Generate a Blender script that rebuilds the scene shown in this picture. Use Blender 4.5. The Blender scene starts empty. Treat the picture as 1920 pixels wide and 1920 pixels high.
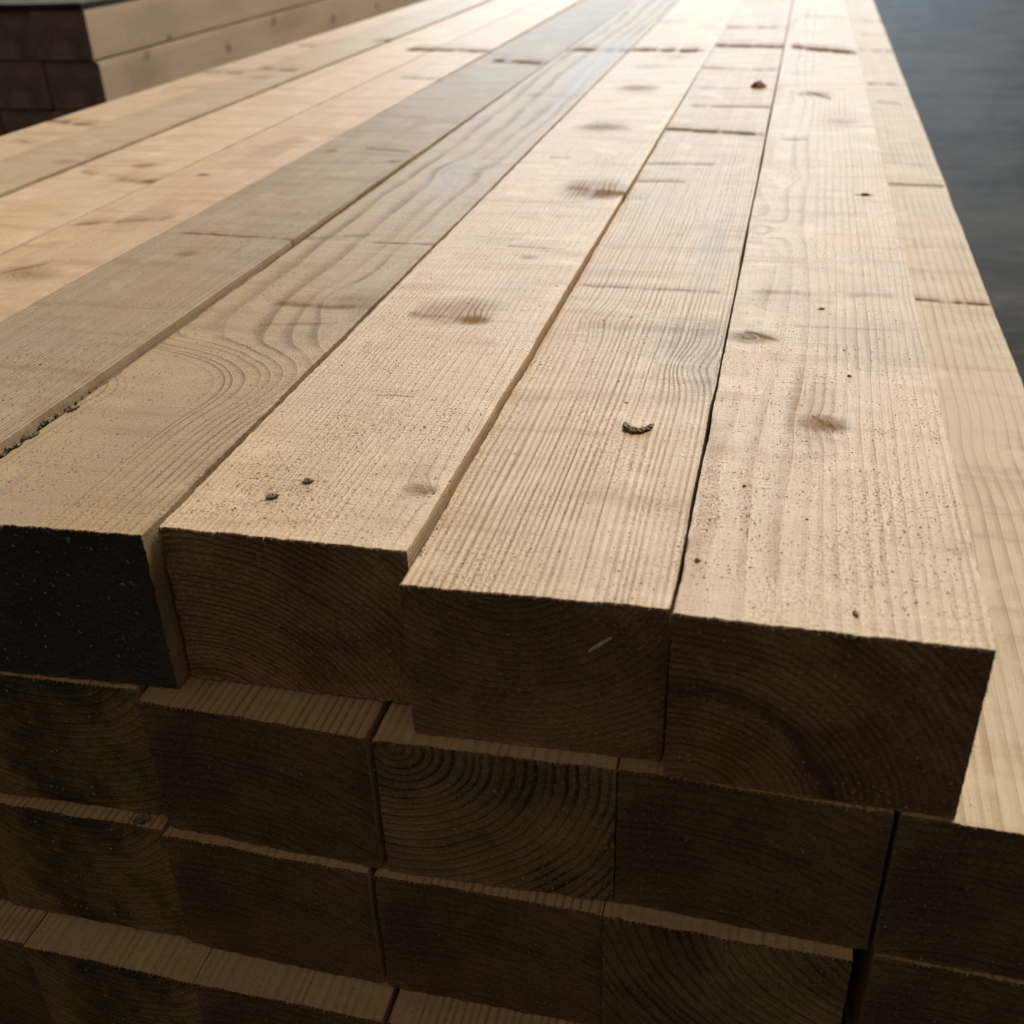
import bpy, math, random
import numpy as np
from mathutils import Vector, Euler, Matrix
S = bpy.context.scene
COL = S.collection

# ------------------------------------------------------------------ camera
CAM_F = 2.031                      # focal length in image widths * 1920/1000
CAM_LOC = Vector((0.0238, -0.2958, 0.2122))
CAM_ROT = Euler((1.0396, 0.0292, 0.2403), 'XYZ')
cam = bpy.data.cameras.new('camera'); camo = bpy.data.objects.new('camera', cam); COL.objects.link(camo)
camo.location = CAM_LOC; camo.rotation_euler = CAM_ROT
cam.sensor_width = 36; cam.sensor_fit = 'HORIZONTAL'; cam.lens = 36*2031/1920
cam.clip_start = 0.01; cam.clip_end = 200
cam.dof.use_dof = True; cam.dof.focus_distance = 0.50; cam.dof.aperture_fstop = 12.5
S.camera = camo

# ------------------------------------------------------------------ light
w = bpy.data.worlds.new('World'); S.world = w; w.use_nodes = True
wn = w.node_tree; bg = wn.nodes['Background']; bg.inputs[1].default_value = 0.155
tcw = wn.nodes.new('ShaderNodeTexCoord'); spw = wn.nodes.new('ShaderNodeSeparateXYZ'); rw = wn.nodes.new('ShaderNodeValToRGB')
wn.links.new(tcw.outputs['Generated'], spw.inputs[0]); wn.links.new(spw.outputs[2], rw.inputs[0]); wn.links.new(rw.outputs[0], bg.inputs[0])
rw.color_ramp.elements[0].position = .0; rw.color_ramp.elements[0].color = (.11, .085, .06, 1)
rw.color_ramp.elements[1].position = .75; rw.color_ramp.elements[1].color = (1.35, 1.12, .80, 1)

def area(name, loc, target, sx, sy, power, color):
    l = bpy.data.lights.new(name, 'AREA'); l.shape = 'RECTANGLE'; l.size = sx; l.size_y = sy
    l.energy = power; l.color = color
    o = bpy.data.objects.new(name, l); COL.objects.link(o); o.location = loc
    o.rotation_euler = (Vector(target)-Vector(loc)).to_track_quat('-Z', 'Y').to_euler()
    return o
# the open doorway far behind the stack (cool daylight) and roof light above it (warmer)
area('doorway_light', (-1.4, 15.0, 3.9), (-.3, .9, 0), 8.0, 5.6, 1000, (.68, .85, 1.0))
area('roof_light', (1.7, 3.6, 4.8), (-.3, .1, 0), 3.2, 2.8, 405, (1.0, .875, .705))
S.view_settings.view_transform = 'Standard'; S.view_settings.look = 'None'
S.view_settings.exposure = 0.06; S.view_settings.gamma = 1
S.cycles.max_bounces = 6; S.cycles.diffuse_bounces = 3

# ------------------------------------------------------------------ helpers
RM = CAM_ROT.to_matrix()
def at(u, v, z):
    """point of the horizontal plane z that the photo shows at pixel (u, v) of 1920"""
    d = RM @ Vector(((u-960)/2031, -(v-960)/2031, -1)); t = (z-CAM_LOC.z)/d.z
    return CAM_LOC + d*t
def on_y(u, v, y):
    d = RM @ Vector(((u-960)/2031, -(v-960)/2031, -1)); t = (y-CAM_LOC.y)/d.y
    return CAM_LOC + d*t
def tag(o, label=None, cat=None, group=None, kind=None):
    for k, v in (('label', label), ('category', cat), ('group', group), ('kind', kind)):
        if v: o[k] = v
    return o
def mesh_obj(name, verts, faces, mat, parent=None, smooth=False, loc=None):
    me = bpy.data.meshes.new(name); me.from_pydata([tuple(map(float, p)) for p in verts], [], faces); me.update()
    if smooth: me.polygons.foreach_set('use_smooth', [True]*len(me.polygons))
    me.materials.append(mat)
    o = bpy.data.objects.new(name, me); COL.objects.link(o)
    if parent: o.parent = parent
    if loc is not None: o.location = loc
    return o

# ---- tiny node algebra
class N:
    def __init__(s, nt, sock): s.nt, s.s = nt, sock
    def _b(s, op, o, rev=False):
        a, b = (o, s) if rev else (s, o); return math_(s.nt, op, a, b)
    def __add__(s, o): return s._b('ADD', o)
    def __radd__(s, o): return s._b('ADD', o, True)
    def __sub__(s, o): return s._b('SUBTRACT', o)
    def __rsub__(s, o): return s._b('SUBTRACT', o, True)
    def __mul__(s, o): return s._b('MULTIPLY', o)
    def __rmul__(s, o): return s._b('MULTIPLY', o, True)
    def __truediv__(s, o): return s._b('DIVIDE', o)
    def __pow__(s, o): return s._b('POWER', o)
def plug(nt, inp, v):
    if isinstance(v, N): nt.links.new(v.s, inp)
    else: inp.default_value = v
def math_(nt, op, a, b=None, c=None, clamp=False):
    n = nt.nodes.new('ShaderNodeMath'); n.operation = op; n.use_clamp = clamp
    plug(nt, n.inputs[0], a)
    if b is not None: plug(nt, n.inputs[1], b)
    if c is not None: plug(nt, n.inputs[2], c)
    return N(nt, n.outputs[0])
def smooth(nt, x, lo, hi):
    n = nt.nodes.new('ShaderNodeMapRange'); n.interpolation_type = 'SMOOTHSTEP'
    plug(nt, n.inputs[0], x); n.inputs[1].default_value = lo; n.inputs[2].default_value = hi
    return N(nt, n.outputs[0])
def comb(nt, x, y, z):
    n = nt.nodes.new('ShaderNodeCombineXYZ')
    for i, v in enumerate((x, y, z)): plug(nt, n.inputs[i], v)
    return N(nt, n.outputs[0])
def noise(nt, vec, scale=1, detail=2, rough=.5, dist=0):
    n = nt.nodes.new('ShaderNodeTexNoise'); plug(nt, n.inputs['Vector'], vec)
    n.inputs['Scale'].default_value = scale; n.inputs['Detail'].default_value = detail
    n.inputs['Roughness'].default_value = rough; n.inputs['Distortion'].default_value = dist
    return N(nt, n.outputs[0])
def voro(nt, vec, scale=1, rnd=1):
    n = nt.nodes.new('ShaderNodeTexVoronoi'); plug(nt, n.inputs['Vector'], vec)
    n.inputs['Scale'].default_value = scale; n.inputs['Randomness'].default_value = rnd
    return N(nt, n.outputs['Distance']), N(nt, n.outputs['Color'])
def mixc(nt, f, a, b, mode='MIX'):
    n = nt.nodes.new('ShaderNodeMix'); n.data_type = 'RGBA'; n.blend_type = mode; n.clamp_factor = True
    plug(nt, n.inputs[0], f)
    for i, v in ((6, a), (7, b)):
        if isinstance(v, N): nt.links.new(v.s, n.inputs[i])
        else: n.inputs[i].default_value = (*v, 1)
    return N(nt, n.outputs[2])
def new_mat(name):
    m = bpy.data.materials.new(name); m.use_nodes = True; nt = m.node_tree
    b = nt.nodes['Principled BSDF']; return m, nt, b
def ex(nt, a): return math_(nt, 'EXPONENT', a)

def coords(nt, seed, rnd=False):
    tc = nt.nodes.new('ShaderNodeTexCoord'); sp = nt.nodes.new('ShaderNodeSeparateXYZ')
    nt.links.new(tc.outputs['Object'], sp.inputs[0])
    return [N(nt, sp.outputs[i]) for i in range(3)]

def ring_field(nt, x, y, z, pith, period, seed, knots, wob=1.0, taper=0., field=False):
    """distance to the pith in ring units, bent by slow wander and by knots; also knot mask"""
    sv = comb(nt, x*14+seed, y*2.2+seed*1.7, z*14)
    w1 = noise(nt, sv, 1, 2, .5) - .5
    w2 = noise(nt, comb(nt, x*45+seed, y*9+seed, z*45), 1, 1, .5) - .5
    dx = x-pith[0]; dz = z-pith[1]
    r = math_(nt, 'SQRT', dx*dx+dz*dz) + w1*(.010*wob) + w2*(.0016*wob)
    if taper: r = r + y*taper
    if field:
        yy_ = (y-.150)/.040
        r = x - ex(nt, yy_*yy_*-1.)*.011 + smooth(nt, y, .118, .205)*(.074 - x*.80) + w1*.006 + w2*.0022
    km = None
    kw = (noise(nt, comb(nt, x*70+seed, y*260, z*70), 1, 3, .6)-.5)*3.2
    for (kx, ky, sz, amp, dark) in knots:
        a = (x-kx)/sz; b = (y-ky)/(sz*1.5); q = a*a+b*b
        g = ex(nt, q*-0.5)
        b2 = (y-ky)/(sz*.85); q = a*a*.8+b2*b2 + kw
        r = r + g*amp
        bq = (y-ky)/(sz*.8); q0 = a*a + bq*bq + kw*.10
        core = math_(nt, 'MAXIMUM', smooth(nt, q*-1.0, -1.5, .1)*(dark*.55), smooth(nt, q*-1.0, -6.5, .2)*(dark*.55))
        core = math_(nt, 'MAXIMUM', core, (1-smooth(nt, q0, .22, .34))*(dark*.55))
        rim0 = (q0-.30)/.09; core = math_(nt, 'MAXIMUM', core, ex(nt, rim0*rim0*-1.)*dark)
        km = core if km is None else math_(nt, 'MAXIMUM', km, core)
    t = r/period
    t = t + (noise(nt, comb(nt, r*90+seed, seed, 0.), 1, 1, .5)-.5)*1.6
    f = math_(nt, 'FRACT', t)
    rid = math_(nt, 'FLOOR', t)
    late = smooth(nt, f, .45, .90)*(1-smooth(nt, f, .93, 1.0))
    wn = nt.nodes.new('ShaderNodeTexWhiteNoise'); wn.noise_dimensions = '1D'; plug(nt, wn.inputs['W'], rid+seed)
    late = late*(N(nt, wn.outputs[0])*.7+.45)
    return r, late, km

def wood_top(name, early, late_c, seed, pith=(.03, -.12), period=.0030, contrast=.5, knots=(), streaks=(), stains=(),
             blot=.25, fuzz=1.0, wob=1.0, spec=.72, rough=.54, grey=.0, band=None, taper=0., emb=1.0, mot=1.0, field=False):
    m, nt, b = new_mat(name)
    x, y, z = coords(nt, seed)
    seed = seed*7.31
    r, late, km = ring_field(nt, x, y, z, pith, period, seed, knots, wob, taper, field)
    # slow colour drift along the beam
    n1 = noise(nt, comb(nt, x*22+seed, y*5, z*22), 1, 3, .55)
    n2 = noise(nt, comb(nt, x*9+seed+40, y*2.4, z*9), 1, 2, .5)
    fib = noise(nt, comb(nt, x*1100+seed, y*36, z*1100), 1, 3, .6)
    fibw = noise(nt, comb(nt, x*300+seed, y*7, z*300), 1, 2, .55)
    cmod = smooth(nt, noise(nt, comb(nt, x*16+seed, y*7+9, z*16), 1, 2, .5), .30, .62)*.8+.2
    if field: cmod = cmod*.5+.5; late = late*(smooth(nt, r, .046, .053) + (1-smooth(nt, r, .004, .012)))
    lf = late*cmod*contrast
    col = mixc(nt, lf, early, late_c)
    dk = tuple(c*k for c, k in zip(early, (.74, .70, .64)))
    col = mixc(nt, smooth(nt, n1, .42, .78)*blot*1.6, col, dk)
    gy = tuple(sum(early)/3*k for k in (.80, .76, .74))
    col = mixc(nt, smooth(nt, n2, .5, .75)*(.18+grey), col, gy)
    pink = tuple(c*k for c, k in zip(early, (.98, .84, .74)))
    col = mixc(nt, smooth(nt, noise(nt, comb(nt, x*18+seed+7, y*8+seed, z*18), 1, 2, .5), .5, .72)*.55, col, pink)
    col = mixc(nt, (fib-.5)*1.0+.32, col, tuple(c*k for c, k in zip(early, (.70, .63, .54))))
    col = mixc(nt, smooth(nt, fibw, .56, .75)*.35, col, tuple(c*k for c, k in zip(early, (.66, .58, .48))))
    hgt = late*(.50*contrast*emb) + fib*.28 + fibw*.15
    # rough sawn fuzz: small crosswise chatter and torn fibres
    yy = y + (noise(nt, comb(nt, x*60+seed, y*60, 0.), 1, 1)-.5)*.004
    chat = noise(nt, comb(nt, x*70+seed, yy*900, z*70), 1, 2, .6)
    fz = noise(nt, comb(nt, x*900, y*620+seed, z*900), 1, 2, .65)
    fmask = smooth(nt, noise(nt, comb(nt, x*34+seed+3, y*16, 0.), 1, 3, .6), .40, .64)*.85+.15
    tear = smooth(nt, fz, .54, .68)*fmask*fuzz
    col = mixc(nt, tear*.85, col, tuple(c*k for c, k in zip(early, (.36, .27, .18))))
    lite = smooth(nt, fz, .50, .36)*fmask*fuzz
    col = mixc(nt, lite*.55, col, tuple(min(.9, c*1.25) for c in early))
    hgt = hgt + fz*(.55*fuzz) + chat*(.40*fuzz)
    # broad band-saw waves
    sw = noise(nt, comb(nt, x*6+seed, yy*90, z*6), 1, 1, .5)
    hgt = hgt + sw*.9*fuzz
    mo = noise(nt, comb(nt, x*9+seed, yy*55, z*9), 1, 3, .6)
    mo2 = noise(nt, comb(nt, x*26+seed+5, yy*30, z*26), 1, 3, .65)
    col = mixc(nt, smooth(nt, mo, .49, .68)*.52*mot, col, tuple(c*k for c, k in zip(early, (.62, .52, .42))))
    col = mixc(nt, smooth(nt, mo2, .48, .28)*.40*mot, col, tuple(min(.88, c*k) for c, k in zip(early, (1.20, 1.24, 1.30))))
    # knots
    if km is not None:
        kn = noise(nt, comb(nt, x*400+seed, y*260, z*400), 1, 2, .6)
        col = mixc(nt, math_(nt, 'MINIMUM', km*(kn*1.3+.55), 1.0), col, (.10, .06, .032))
        hgt = hgt - km*.35
    # transverse streaks: (x0, x1, y, half thickness, curve, strength, colour)
    for (sx0, sx1, sy, th, cur, stg, sc) in streaks:
        xm = (sx0+sx1)/2; hw = max(.004, (sx1-sx0)/2)
        u = (x-xm)/hw
        wn_ = noise(nt, comb(nt, x*34+seed, sy*50, 0.), 1, 4, .65); wig = (wn_-.5)*(th*3.4+.0022)
        stg = smooth(nt, noise(nt, comb(nt, x*48+seed, sy*90, 3.), 1, 3, .6), .30, .56)*(stg*.95) + stg*.12
        d = (y - sy - u*cur) + wig
        ends = 1-smooth(nt, math_(nt, 'ABSOLUTE', u), .80, 1.05)
        q = d/th
        far = .75 + .30*min(1.6, max(0, sy)*1.3)
        line = math_(nt, 'MINIMUM', ex(nt, q*q*-.45)*ends*(stg*(far*1.5-.35)), 1.0)
        soft = ex(nt, (q-2.6)*(q-2.6)*-.12)*ends*(stg*.62)
        col = mixc(nt, soft, col, sc)
        col = mixc(nt, line, col, tuple(c*.52 for c in sc))
        hgt = hgt + ex(nt, (q-1.5)*(q-1.5)*-.5)*ends*stg*.9 - line*.7
    # stains: (cx, cy, rx, ry, strength, colour)
    for (cx, cy, rx, ry, stg, sc) in stains:
        a = (x-cx)/rx; c_ = (y-cy)/ry
        sn = noise(nt, comb(nt, x*38+seed, y*240, 0.), 1, 4, .65)
        q = a*a+c_*c_ + (sn-.5)*3.4
        mk = (1-smooth(nt, q, .0, 1.5))*stg
        mk = math_(nt, 'MINIMUM', mk*(late*.7+.60)*(sn*1.2+.5), 1.0)
        col = mixc(nt, mk, col, sc)
    if band:
        q = (y-band[0])/band[1]
        q2 = q*q
        n3 = noise(nt, comb(nt, x*25+seed, y*200, 0.), 1, 2)
        col = mixc(nt, (1-smooth(nt, q2, .4, 1.3))*band[2]*n3*1.5, col, (.20, .13, .09))
    # dust specks, their backlit shade put into the colour
    vd, vc = voro(nt, comb(nt, x*260+seed, y*220, z*260), 1)
    thr = smooth(nt, vd, .17, .10)
    sel = N(nt, nt.nodes.new('ShaderNodeSeparateColor').outputs[0]); nt.links.new(vc.s, sel.s.node.inputs[0])
    spk = thr*math_(nt, 'GREATER_THAN', sel, .80)*fuzz
    col = mixc(nt, spk*.75, col, (.10, .06, .035))
    nt.links.new(col.s, b.inputs['Base Color'])
    bp = nt.nodes.new('ShaderNodeBump'); bp.inputs['Strength'].default_value = .85; bp.inputs['Distance'].default_value = .00066
    nt.links.new(hgt.s, bp.inputs['Height']); nt.links.new(bp.outputs[0], b.inputs['Normal'])
    plug(nt, b.inputs['Roughness'], (fib-.5)*.3 + rough); b.inputs['Specular IOR Level'].default_value = spec
    bw = nt.nodes.new('ShaderNodeRGBToBW'); nt.links.new(col.s, bw.inputs[0])
    plug(nt, b.inputs['Specular IOR Level'], smooth(nt, N(nt, bw.outputs[0]), sum(early)/3*.35, sum(early)/3*.85)*spec)
    return m

def wood_end(name, base, dark, seed, pith=(.03, -.12), period=.0030, contrast=.6, fleck=.5, arc=None, scratch=0.9, blot=.5, ringk=.75):
    """crosscut face: rings, torn fibres, saw scratches and pale dust stuck in it"""
    m, nt, b = new_mat(name)
    x, y, z = coords(nt, seed); seed = seed*5.17
    r, late, km = ring_field(nt, x, 0.*x, z, pith, period, seed, ())
    n1 = noise(nt, comb(nt, x*30+seed, seed, z*30), 1, 3, .6)
    # torn fibre noise oriented around the rings
    ang = math_(nt, 'ARCTAN2', z-pith[1], x-pith[0])
    pol = noise(nt, comb(nt, r*1300, ang*r*620, seed), 1, 3, .65)
    rad = noise(nt, comb(nt, r*110, ang*90+seed, seed), 1, 2, .6)
    sc_ = noise(nt, comb(nt, (x*.45+z)*1500, (x-z*.45)*60+seed, 0.), 1, 2, .6)
    cm = smooth(nt, noise(nt, comb(nt, x*35+seed, 3., z*35), 1, 2), .40, .66)
    fz = noise(nt, comb(nt, x*600+seed, 0., z*600), 1, 3, .7)
    base = tuple(c*1.4*k for c, k in zip(base, (1.05, 1.15, 1.45)))
    lt = late*contrast*(cm*.8+.2); col = mixc(nt, lt*ringk, base, tuple(c*.8 for c in dark))
    bl = smooth(nt, noise(nt, comb(nt, x*16+seed, 5., z*20), 1, 3, .6), .42, .66); col = mixc(nt, bl*.6, col, tuple(c*1.7 for c in base))
    col = mixc(nt, smooth(nt, n1, .40, .70)*blot, col, dark)
    col = mixc(nt, smooth(nt, pol, .42, .68)*.62, col, tuple(c*.3 for c in base))
    col = mixc(nt, smooth(nt, fz, .55, .70)*(cm*.6+.3), col, tuple(min(.8, c*2.2) for c in base))
    col = mixc(nt, smooth(nt, sc_, .56, .66)*.45*scratch, col, tuple(c*.45 for c in dark))
    if arc:
        q = (r-arc[0])/arc[1] + (n1-.5)*5. + (pol-.5)*3.; col = mixc(nt, ex(nt, q*q*-1.)*arc[2], col, tuple(c*.25 for c in dark))
        warm = 1-smooth(nt, r, arc[0]-.012, arc[0])
        col = mixc(nt, warm*.35, col, tuple(c*k for c, k in zip(base, (1.05, .92, .78))))
    vd, vc = voro(nt, comb(nt, x*330+seed, 0., z*260), 1)
    sel = N(nt, nt.nodes.new('ShaderNodeSeparateColor').outputs[0]); nt.links.new(vc.s, sel.s.node.inputs[0])
    fl = smooth(nt, vd, .30, .16)*math_(nt, 'GREATER_THAN', sel, .82)*smooth(nt, n1, .38, .55)
    col = mixc(nt, fl*fleck, col, (.62, .52, .34))
    hgt = late*(1.3*contrast) + pol*.8*(cm*.8+.35) + rad*.3 + sc_*.45*scratch + fz*.7*(cm+.2) + fl*1.2
    nt.links.new(col.s, b.inputs['Base Color'])
    bp = nt.nodes.new('ShaderNodeBump'); bp.inputs['Strength'].default_value = 1.; bp.inputs['Distance'].default_value = .0009
    nt.links.new(hgt.s, bp.inputs['Height']); nt.links.new(bp.outputs[0], b.inputs['Normal'])
    b.inputs['Roughness'].default_value = .62; b.inputs['Specular IOR Level'].default_value = .3
    return m

# ------------------------------------------------------------------ beam mesh
L = 4.2; H = .073
def vnoise(rng, n, step):
    """smooth 1-d noise of n samples, knots every 'step' samples"""
    k = int(n/step)+3; a = rng.standard_normal(k); t = np.linspace(0, (n-1)/step, n); i = t.astype(int); f = t-i; f = f*f*(3-2*f)
    return a[i]*(1-f)+a[i+1]*f
def perimeter(nx, nz):
    """(i, j) grid indices clockwise round the section, i across, j down"""
    P = [(i, 0) for i in range(nx)] + [(nx, j) for j in range(nz)] + [(i, nz) for i in range(nx, 0, -1)] + [(0, j) for j in range(nz, 0, -1)]
    return P
FRONT = {}
def beam(xl, xr, yl, yr, zt, hgt, top_mat, end_mat, label, group, seed, fine=0, xl1=None, xr1=None, splin=0, zt1=None, rag=1.0, name='timber_beam', length=L):
    """sawn beam: xl..xr at the near end (xl1..xr1 a metre on), near end cut at yl..yr, top at zt"""
    rng = np.random.default_rng(seed); random.seed(seed)
    W = xr-xl
    xl1 = xl if xl1 is None else xl1; xr1 = xr if xr1 is None else xr1; zt1 = zt if zt1 is None else zt1
    cell = {0: .008, 1: .0022, 2: .0009}[fine]
    nx = max(6, int(W/cell)); nz = max(5, int(hgt/cell))
    if fine == 2: ys = list(np.arange(0, .0045, .0009)) + list(np.arange(.0054, .25, .0020)) + list(np.arange(.25, .9, .006)) + list(np.arange(.9, length, .05)) + [length]
    elif fine == 1: ys = [0, .001, .003] + list(np.arange(.006, .1, .004)) + list(np.arange(.1, .9, .012)) + list(np.arange(.9, length, .06)) + [length]
    else: ys = [0, .01] + list(np.arange(.05, length, .15)) + [length]
    ys = np.array(ys); ny = len(ys)
    P = perimeter(nx, nz); npn = len(P)
    cham = .00016 if fine else .0006
    # section shape in unit coordinates with tiny broken arrises
    sx = np.array([i/nx for i, j in P]); sz = np.array([j/nz for i, j in P])
    X = np.zeros((ny, npn)); Z = np.zeros((ny, npn)); Y = np.zeros((ny, npn))
    # ragged cut of the near end
    rg = (vnoise(rng, npn, 1.5)*.00022 + vnoise(rng, npn, 5)*.00018)*rag
    if fine == 0: rg *= .6
    for k in range(ny):
        t = ys[k]
        fl_ = xl+(xl1-xl)*t; fr_ = xr+(xr1-xr)*t
        X[k] = fl_+(fr_-fl_)*sx - xl
        Z[k] = -hgt*sz + (zt1-zt)*min(t, 1.15)
        Y[k] = (yl+(yr-yl)*sx)*(1-t/length) + t
    fade = np.exp(-ys/.0015)[:, None]
    Y += rg[None, :]*fade
    # corners: nibbled arrises
    idx = {p: n for n, p in enumerate(P)}
    for (ci, cj, dx, dz) in ((0, 0, 1, -1), (nx, 0, -1, -1), (nx, nz, -1, 1), (0, nz, 1, 1)):
        n = idx[(ci, cj)]
        nib = cham*(1.0+np.clip(vnoise(rng, ny, 1.3)*.9, -.9, 3)*(1 if fine else .2))
        X[:, n] += dx*nib*.8; Z[:, n] += dz*nib*.8
    # slight bow of the arrises
    wob = vnoise(rng, ny, 14)*.00025
    X += wob[:, None]
    # faint cupping of the top
    V = np.stack([X, Y, Z], -1).reshape(-1, 3)
    F = []
    for k in range(ny-1):
        a = k*npn; c = (k+1)*npn
        for n in range(npn):
            n2 = (n+1) % npn
            F.append((a+n, a+n2, c+n2, c+n))
    base = (ny-1)*npn
    F.append(tuple(base+n for n in range(npn)))
    V = list(V); F = list(F)
    # fuzz fibres hanging from the arrises of the cut
    for s in range(splin):
        n = random.randrange(nx) if random.random() < .68 else random.randrange(npn)
        p = np.array((X[0, n], Y[0, n], Z[0, n])); i, j = P[n]
        ln = random.uniform(.0004, .0013)*(1.9 if random.random() < .10 else 1); wd = random.uniform(.00012, .00035)
        d = np.array((random.uniform(-.7, .7), -1.0*random.uniform(.15, .8), -random.uniform(.2, 1.1) if j == 0 else random.uniform(-.6, .4))); d /= np.linalg.norm(d)
        sd = np.array((1, 0, 0)) if j in (0, nz) else np.array((0, 0, 1))
        o = len(V)
        V += [p-sd*wd+(0, .0004, -.0002), p+sd*wd+(0, .0004, -.0002), p+(0, .0001, .00015), p+d*ln*.6+sd*wd*.3, p+d*ln]
        F += [(o, o+1, o+3), (o+1, o+2, o+3), (o+2, o, o+3), (o, o+3, o+4), (o+2, o+3, o+4)]
    body = mesh_obj(name, V, F, top_mat)
    body.location = (xl, 0, zt)
    # crosscut face
    g = {}; EV = []; EF = []
    for j in range(nz+1):
        for i in range(nx+1):
            g[(i, j)] = len(EV)
            if (i, j) in idx:
                n = idx[(i, j)]; EV.append((X[0, n], Y[0, n], Z[0, n]))
            else:
                u = i/nx; v_ = j/nz
                EV.append((W*u, yl+(yr-yl)*u + rng.standard_normal()*.00007*(1 if fine else 0)+.0001, -hgt*v_))
    for j in range(nz):
        for i in range(nx):
            EF.append((g[(i, j)], g[(i, j+1)], g[(i+1, j+1)], g[(i+1, j)]))
    mesh_obj('crosscut_end', EV, EF, end_mat, parent=body)
    FRONT[body.name] = (xl, xr, yl, yr)
    tag(body, label, 'timber beam', group, 'thing')
    return body

# ------------------------------------------------------------------ the top layer, right to left
G1 = 'sawn beams in the top layer of the near stack'
GREY = (.24, .21, .18); BRN = (.27, .155, .075); TAN = (.34, .22, .12)
class B: pass
def local(u, v, xl, zt): p = at(u, v, zt); return p.x-xl, p.y
def kn(xl, zt, lst):   # knots given by where the photo shows them
    out = []
    for (u, v, sz, amp, dk) in lst:
        a, b_ = local(u, v, xl, zt); out.append((a, b_, sz, amp, dk))
    return out
def stk(xl, zt, lst):
    out = []
    for (u0, v0, u1, v1, th, stg, sc) in lst:
        a0, b0 = local(u0, v0, xl, zt); a1, b1 = local(u1, v1, xl, zt)
        out.append((a0, a1, (b0+b1)/2, th, (b1-b0)/2, stg, sc))
    return out
def stn(xl, zt, lst):
    out = []
    for (u, v, u2, v2, stg, sc) in lst:   # centre and a corner of the ellipse box
        a, b_ = local(u, v, xl, zt); a2, b2 = local(u2, v2, xl, zt)
        out.append((a, b_, max(.003, abs(a2-a)), max(.003, abs(b2-b_)), stg, sc))
    return out
def ex_at(u, v, z): p = at(u, v, z); return p.x, p.y
yb = at(1100, 92, 0).y

# T1: front right
z = 0.0; a = at(1262, 1150, z); c = at(1870, 1220, z); XL = a.x
m = wood_top('sawn_wood_pale', (.63, .485, .325), (.36, .22, .11), 1, pith=(.004, -.082), period=.0027, contrast=.85,
    knots=kn(XL, z, [(1405, 632, .0060, .004, .8), (1545, 795, .0055, .002, 1.0), (1525, 176, .010, .004, .7), (1577, 228, .008, .004, .5), (1425, 430, .011, .008, .0), (1462, 330, .010, -.006, .0)]),
    streaks=stk(XL, z, [(1385, 548, 1705, 556, .0030, .40, TAN), (1395, 620, 1465, 640, .002, .5, BRN), (1600, 365, 1640, 367, .0009, .8, BRN), (1480, 88, 1610, 100, .012, .85, BRN), (1460, 262, 1520, 262, .003, .4, BRN), (1520, 780, 1570, 806, .0016, .5, BRN), (1500, 30, 1610, 34, .006, .4, TAN), (1505, 170, 1560, 186, .004, .6, BRN), (1480, 610, 1700, 622, .0012, .35, BRN)]),
    stains=stn(XL, z, [(1650, 645, 1760, 590, .55, (.35, .275, .21)), (1530, 600, 1600, 560, .40, (.40, .32, .25)), (1520, 768, 1570, 690, .60, (.34, .205, .12)), (1575, 225, 1620, 205, .4, (.34, .22, .13)), (1330, 1090, 1400, 1050, .25, (.55, .36, .23)), (1640, 520, 1720, 470, .3, (.42, .34, .28))]),
    blot=.20, fuzz=1.0, band=None)
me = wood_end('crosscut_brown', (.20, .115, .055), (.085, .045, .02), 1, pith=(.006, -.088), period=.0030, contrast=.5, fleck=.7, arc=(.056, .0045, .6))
T1 = beam(a.x, c.x, a.y, c.y, z, H, m, me, 'top layer beam at the right with a dark arc across its sawn end', G1, 11, fine=2, xl1=at(1400, 440, z).x+.0005, xr1=at(1610, 95, z).x, splin=900)

# T2
z = -.0035; a = at(750, 1096, z); c = at(1257, 1141, z); XL = a.x
m = wood_top('sawn_wood_lined', (.63, .485, .32), (.33, .195, .095), 2, pith=(-.045, .03), period=.0027, contrast=1.05,
    knots=kn(XL, z, [(1300, 690, .010, .006, .0), (1120, 600, .010, .004, .0), (1230, 130, .009, .005, .3), (1395, 80, .010, .004, .3), (1190, 372, .007, .003, .25)]),
    streaks=stk(XL, z, [(1180, 243, 1440, 258, .006, .85, TAN), (1290, 204, 1455, 207, .0022, .7, BRN), (1195, 311, 1345, 313, .0020, .6, BRN), (1160, 344, 1290, 346, .0016, .6, BRN), (1076, 538, 1365, 552, .0014, .45, BRN), (1060, 612, 1362, 628, .0050, .34, TAN), (1290, 132, 1468, 138, .006, .5, TAN), (1290, 55, 1480, 57, .009, .5, TAN), (1300, 170, 1450, 172, .003, .4, TAN), (1310, 90, 1478, 94, .010, .8, BRN)]),
    stains=stn(XL, z, [(1300, 650, 1400, 610, .60, (.27, .225, .19)), (1320, 705, 1360, 660, .60, (.30, .26, .22)), (1330, 480, 1380, 420, .45, (.38, .33, .27)), (1330, 420, 1370, 380, .35, (.40, .35, .29))]),
    blot=.22, fuzz=.9, band=None)
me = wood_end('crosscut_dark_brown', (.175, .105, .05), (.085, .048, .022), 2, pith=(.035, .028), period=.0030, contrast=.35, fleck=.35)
T2 = beam(a.x, c.x, a.y, c.y, z, H-.0035, m, me, 'beam with fine straight grain and a curled scrap of bark on its top', G1, 12, fine=2, xl1=at(1190, 345, z).x+.0005, xr1=at(1400, 440, 0).x-.0014, splin=650, zt1=-.0004)

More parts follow.
